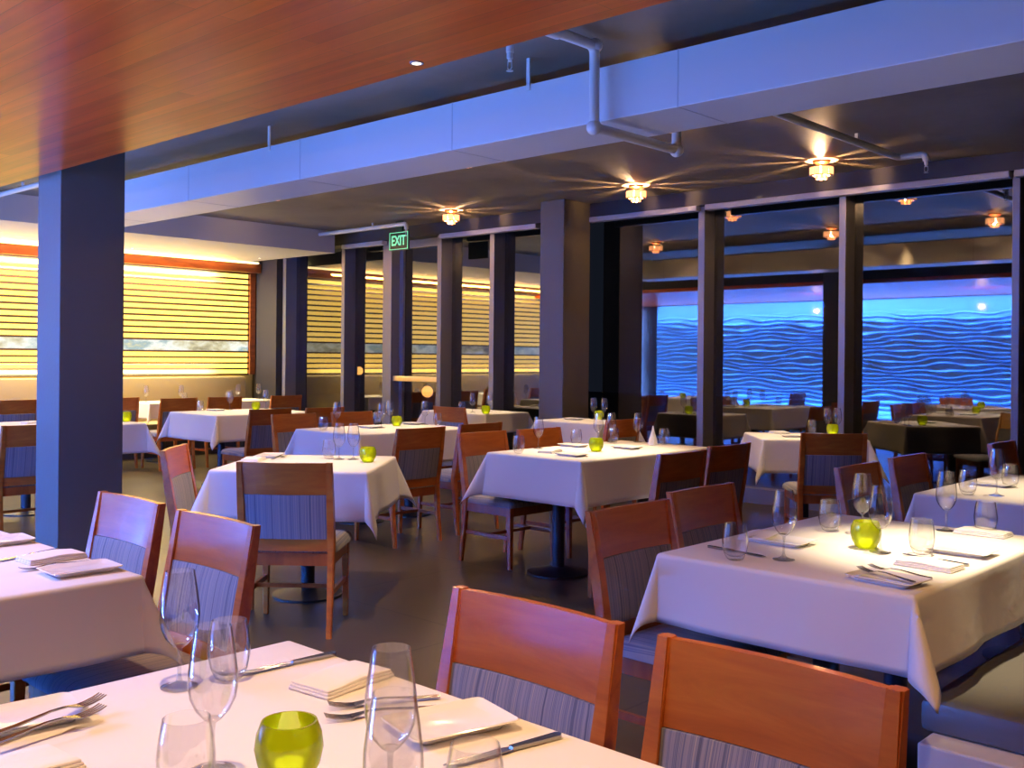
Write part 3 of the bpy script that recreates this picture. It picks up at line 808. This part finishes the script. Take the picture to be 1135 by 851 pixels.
# blue-sided table
T7 = 'on the blue-sided table left of centre'
put('tumbler', 356, 477, 'tumbler at the left end ' + T7)
put('wine', 373, 473, 'wine glass at the left ' + T7)
put('tumbler', 410, 470, 'tumbler left of the votive ' + T7)
put('wine', 423, 474, 'wine glass behind the votive ' + T7)
put('wine', 432, 470, 'wine glass beside the votive ' + T7)
put('votive', 440, 472, 'pale green votive ' + T7)
put('wine', 479, 470, 'wine glass at the right end ' + T7)
put('tumbler', 494, 471, 'tumbler at the right corner ' + T7)
put('plate', 410, 474, 'bread plate ' + T7, PI/2)
put('plate', 460, 470, 'bread plate near the right end ' + T7, PI/2)
# small square table
T9 = 'on the small square table'
put('tumbler', 365, 508, 'tumbler ' + T9)
put('wine', 376, 509, 'left wine glass ' + T9)
put('wine', 392, 509, 'right wine glass ' + T9)
put('votive', 408, 512, 'green votive ' + T9)
put('plate', 300, 506, 'bread plate above the chair back ' + T9, rz9)
put('plate', 345, 517, 'bread plate near the front edge ' + T9, rz9+PI/2)
put('napkin', 272, 510, 'napkin at the left side ' + T9, rz9)
lay('fork', (318,506), (300,510), 'fork beside the plate ' + T9)
# far left table
T8 = 'on the far left table before the screen'
put('tumbler', 220, 455, 'tumbler at the left end ' + T8)
put('wine', 229, 452, 'wine glass at the left ' + T8)
put('wine', 266, 450, 'wine glass behind the votive ' + T8)
put('votive', 284, 454, 'green votive ' + T8)
put('plate', 240, 455, 'bread plate ' + T8, PI/2)
# tables along the windows
put('tumbler', 512, 456, 'tumbler on the small window table under the exit sign')
put('wine', 524, 457, 'left wine glass on the small window table under the exit sign')
put('wine', 543, 456, 'right wine glass on the small window table under the exit sign')
put('votive', 534, 460, 'green votive on the small window table under the exit sign')
put('napkin', 470, 453, 'napkin on the small window table under the exit sign')
put('wine', 681, 463, 'left wine glass on the table right of the middle column')
put('votive', 693, 463, 'green votive on the table right of the middle column')
put('wine', 704, 463, 'right wine glass on the table right of the middle column')
put('plate', 636, 465, 'bread plate on the table right of the middle column', PI/2)
T16 = 'on the window table by the right post'
put('tumbler', 893, 478, 'tumbler ' + T16)
put('wine', 909, 478, 'left wine glass ' + T16)
put('votive', 923, 482, 'bright lime votive ' + T16)
put('wine', 941, 479, 'right wine glass ' + T16)
put('plate', 880, 484, 'bread plate ' + T16, rz16+PI/2)
put('napkin', 858, 478, 'napkin at the left corner ' + T16, rz16+.3)
# hidden-by-column table, banquette tables
put('votive', 144, 467, 'green votive just right of the charcoal column')
put('tumbler', 141, 464, 'tumbler just right of the charcoal column behind the votive')
put('napkin', 37, 469, 'napkin just left of the charcoal column', .2)
for kind, v_, dx, l in (('wine', 5.05, 0, 'wine glass on the banquette table left of the column'), ('tumbler', 5.25, .05, 'tumbler on the banquette table left of the column'),
        ('wine', 6.32, 0, 'left wine glass on the banquette table just right of the column'), ('wine', 6.75, .1, 'right wine glass on the banquette table just right of the column'), ('tumbler', 6.85, 0, 'tumbler on the banquette table just right of the column'),
        ('tumbler', 7.50, 0, 'tumbler on the banquette table nearest the windows'), ('wine', 7.62, .05, 'left wine glass on the banquette table nearest the windows'), ('wine', 7.98, 0, 'right wine glass on the banquette table nearest the windows')):
    place(kind, l, (-12.3+dx, v_, TT))
# ------------------------------------------------------------------ light
BLUE = (.12, .30, 1)
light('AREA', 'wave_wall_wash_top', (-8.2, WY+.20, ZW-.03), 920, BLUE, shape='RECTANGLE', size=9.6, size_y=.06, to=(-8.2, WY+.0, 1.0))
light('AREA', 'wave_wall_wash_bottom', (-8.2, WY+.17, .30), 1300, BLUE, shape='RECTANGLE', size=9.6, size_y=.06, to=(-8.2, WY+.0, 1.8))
light('AREA', 'screen_wash', (-13.26, 4.35, 2.59), 330, (1,.86,.52), shape='RECTANGLE', size=7.2, size_y=.05, to=(-13.42, 4.35, 1.6))
light('AREA', 'screen_wash_low', (-13.28, 4.35, 1.10), 110, (1,.86,.52), shape='RECTANGLE', size=7.2, size_y=.04, to=(-13.42, 4.35, 1.7))
light('AREA', 'soffit_wash', (-13.10, 4.35, 2.66), 90, (1,.48,.07), shape='RECTANGLE', size=7.2, size_y=.05, to=(-12.4, 4.35, 3.4))  # virtual light added to turn the soffit underside gold
def spot(x, y, z, e, ang, col=(1,.74,.45), tx=None, ty=None, blend=.7, soft=.04):
    light('SPOT', 'ceiling_spot', (x, y, z), e, col, spot_size=math.radians(ang), spot_blend=blend, shadow_soft_size=soft, to=(tx if tx is not None else x, ty if ty is not None else y, 0))
spot(-1.22, 3.38, 2.98, 520, 31, (1,.76,.46), blend=1)
spot(-4.2, 5.35, 2.98, 380, 40, (1,.76,.46), blend=1)
spot(-6.7, 5.7, 2.98, 210, 44, blend=1)
spot(-9.6, 6.1, 2.98, 210, 44, blend=1)
spot(-1.4, 5.3, 2.98, 260, 38, blend=1)
pp = at(320, 513, TT); spot(pp.x+.55, pp.y+.25, 2.98, 300, 56, (1,.68,.38), tx=pp.x-.35, ty=pp.y-.15, blend=1)
spot(ctr.x, ctr.y-.3, 2.98, 170, 40, blend=1)
spot(-1.4, .72, 2.52, 105, 90, (1,.64,.34), blend=1)
spot(-3.3, .95, 2.52, 95, 80, (1,.60,.36), blend=1)
spot(-6.3, 7.7, 2.98, 100, 40, blend=1)
spot(-8.2, 8.1, 2.98, 130, 40, blend=1)
spot(-.4, 1.9, 2.5, 60, 120, (1,.60,.25))
spot(-12.2, 6.9, 2.72, 200, 100, (1,.68,.22)); spot(-12.2, 4.9, 2.72, 190, 100, (1,.68,.22)); spot(-9.1, 3.8, 2.98, 90, 60)
spot(-3.4, 2.35, 2.5, 220, 60, (1,.60,.20), -3.3, 2.5)
for x, y, z, e in ((-5.6, .9, 2.25, 15), (-8.4, .9, 2.25, 15), (.9, .9, 2.2, 14), (-1.2, -1.6, 2.2, 18)):
    light('POINT', 'near_room_fill', (x, y, z), e, (1,.52,.24), shadow_soft_size=.02)  # unseen point lights added to warm the near side, no fixtures
for px, py in ((470, 615), (90, 560), (620, 590), (840, 560)):
    q = at(px, py, 0); spot(q.x, q.y, 2.98 if q.y > 2.9 else 2.5, 110, 46, (1,.62,.26), blend=1)
w = bpy.data.worlds.new('night_sky'); S.world = w; w.use_nodes = True
w.node_tree.nodes['Background'].inputs['Color'].default_value = (.010,.013,.022,1); w.node_tree.nodes['Background'].inputs['Strength'].default_value = .5
# ------------------------------------------------------------------ camera and colour
cam = bpy.data.cameras.new('camera'); co = bpy.data.objects.new('camera', cam); C.objects.link(co); S.camera = co
cam.sensor_width = 36; cam.lens = F/1135*36; cam.shift_y = -(425.5-H0)/1135; cam.clip_start = .02
co.matrix_world = Matrix.Translation((0,0,CAMZ)) @ Matrix.Rotation(math.asin(SU), 4, 'Z') @ Matrix.Rotation(PI/2, 4, 'X') @ Matrix.Rotation(ROLL, 4, 'Z')
vs = S.view_settings; vs.view_transform = 'Standard'; vs.look = 'None'; vs.exposure = .15; vs.gamma = 1; vs.use_curve_mapping = False
cy = S.cycles
cy.use_denoising = True
try: cy.denoiser = 'OPENIMAGEDENOISE'
except Exception: pass
cy.max_bounces = 8; cy.diffuse_bounces = 4; cy.glossy_bounces = 5; cy.transparent_max_bounces = 24; cy.transmission_bounces = 6
cy.caustics_reflective = False; cy.caustics_refractive = False; cy.sample_clamp_indirect = 6; cy.blur_glossy = .5
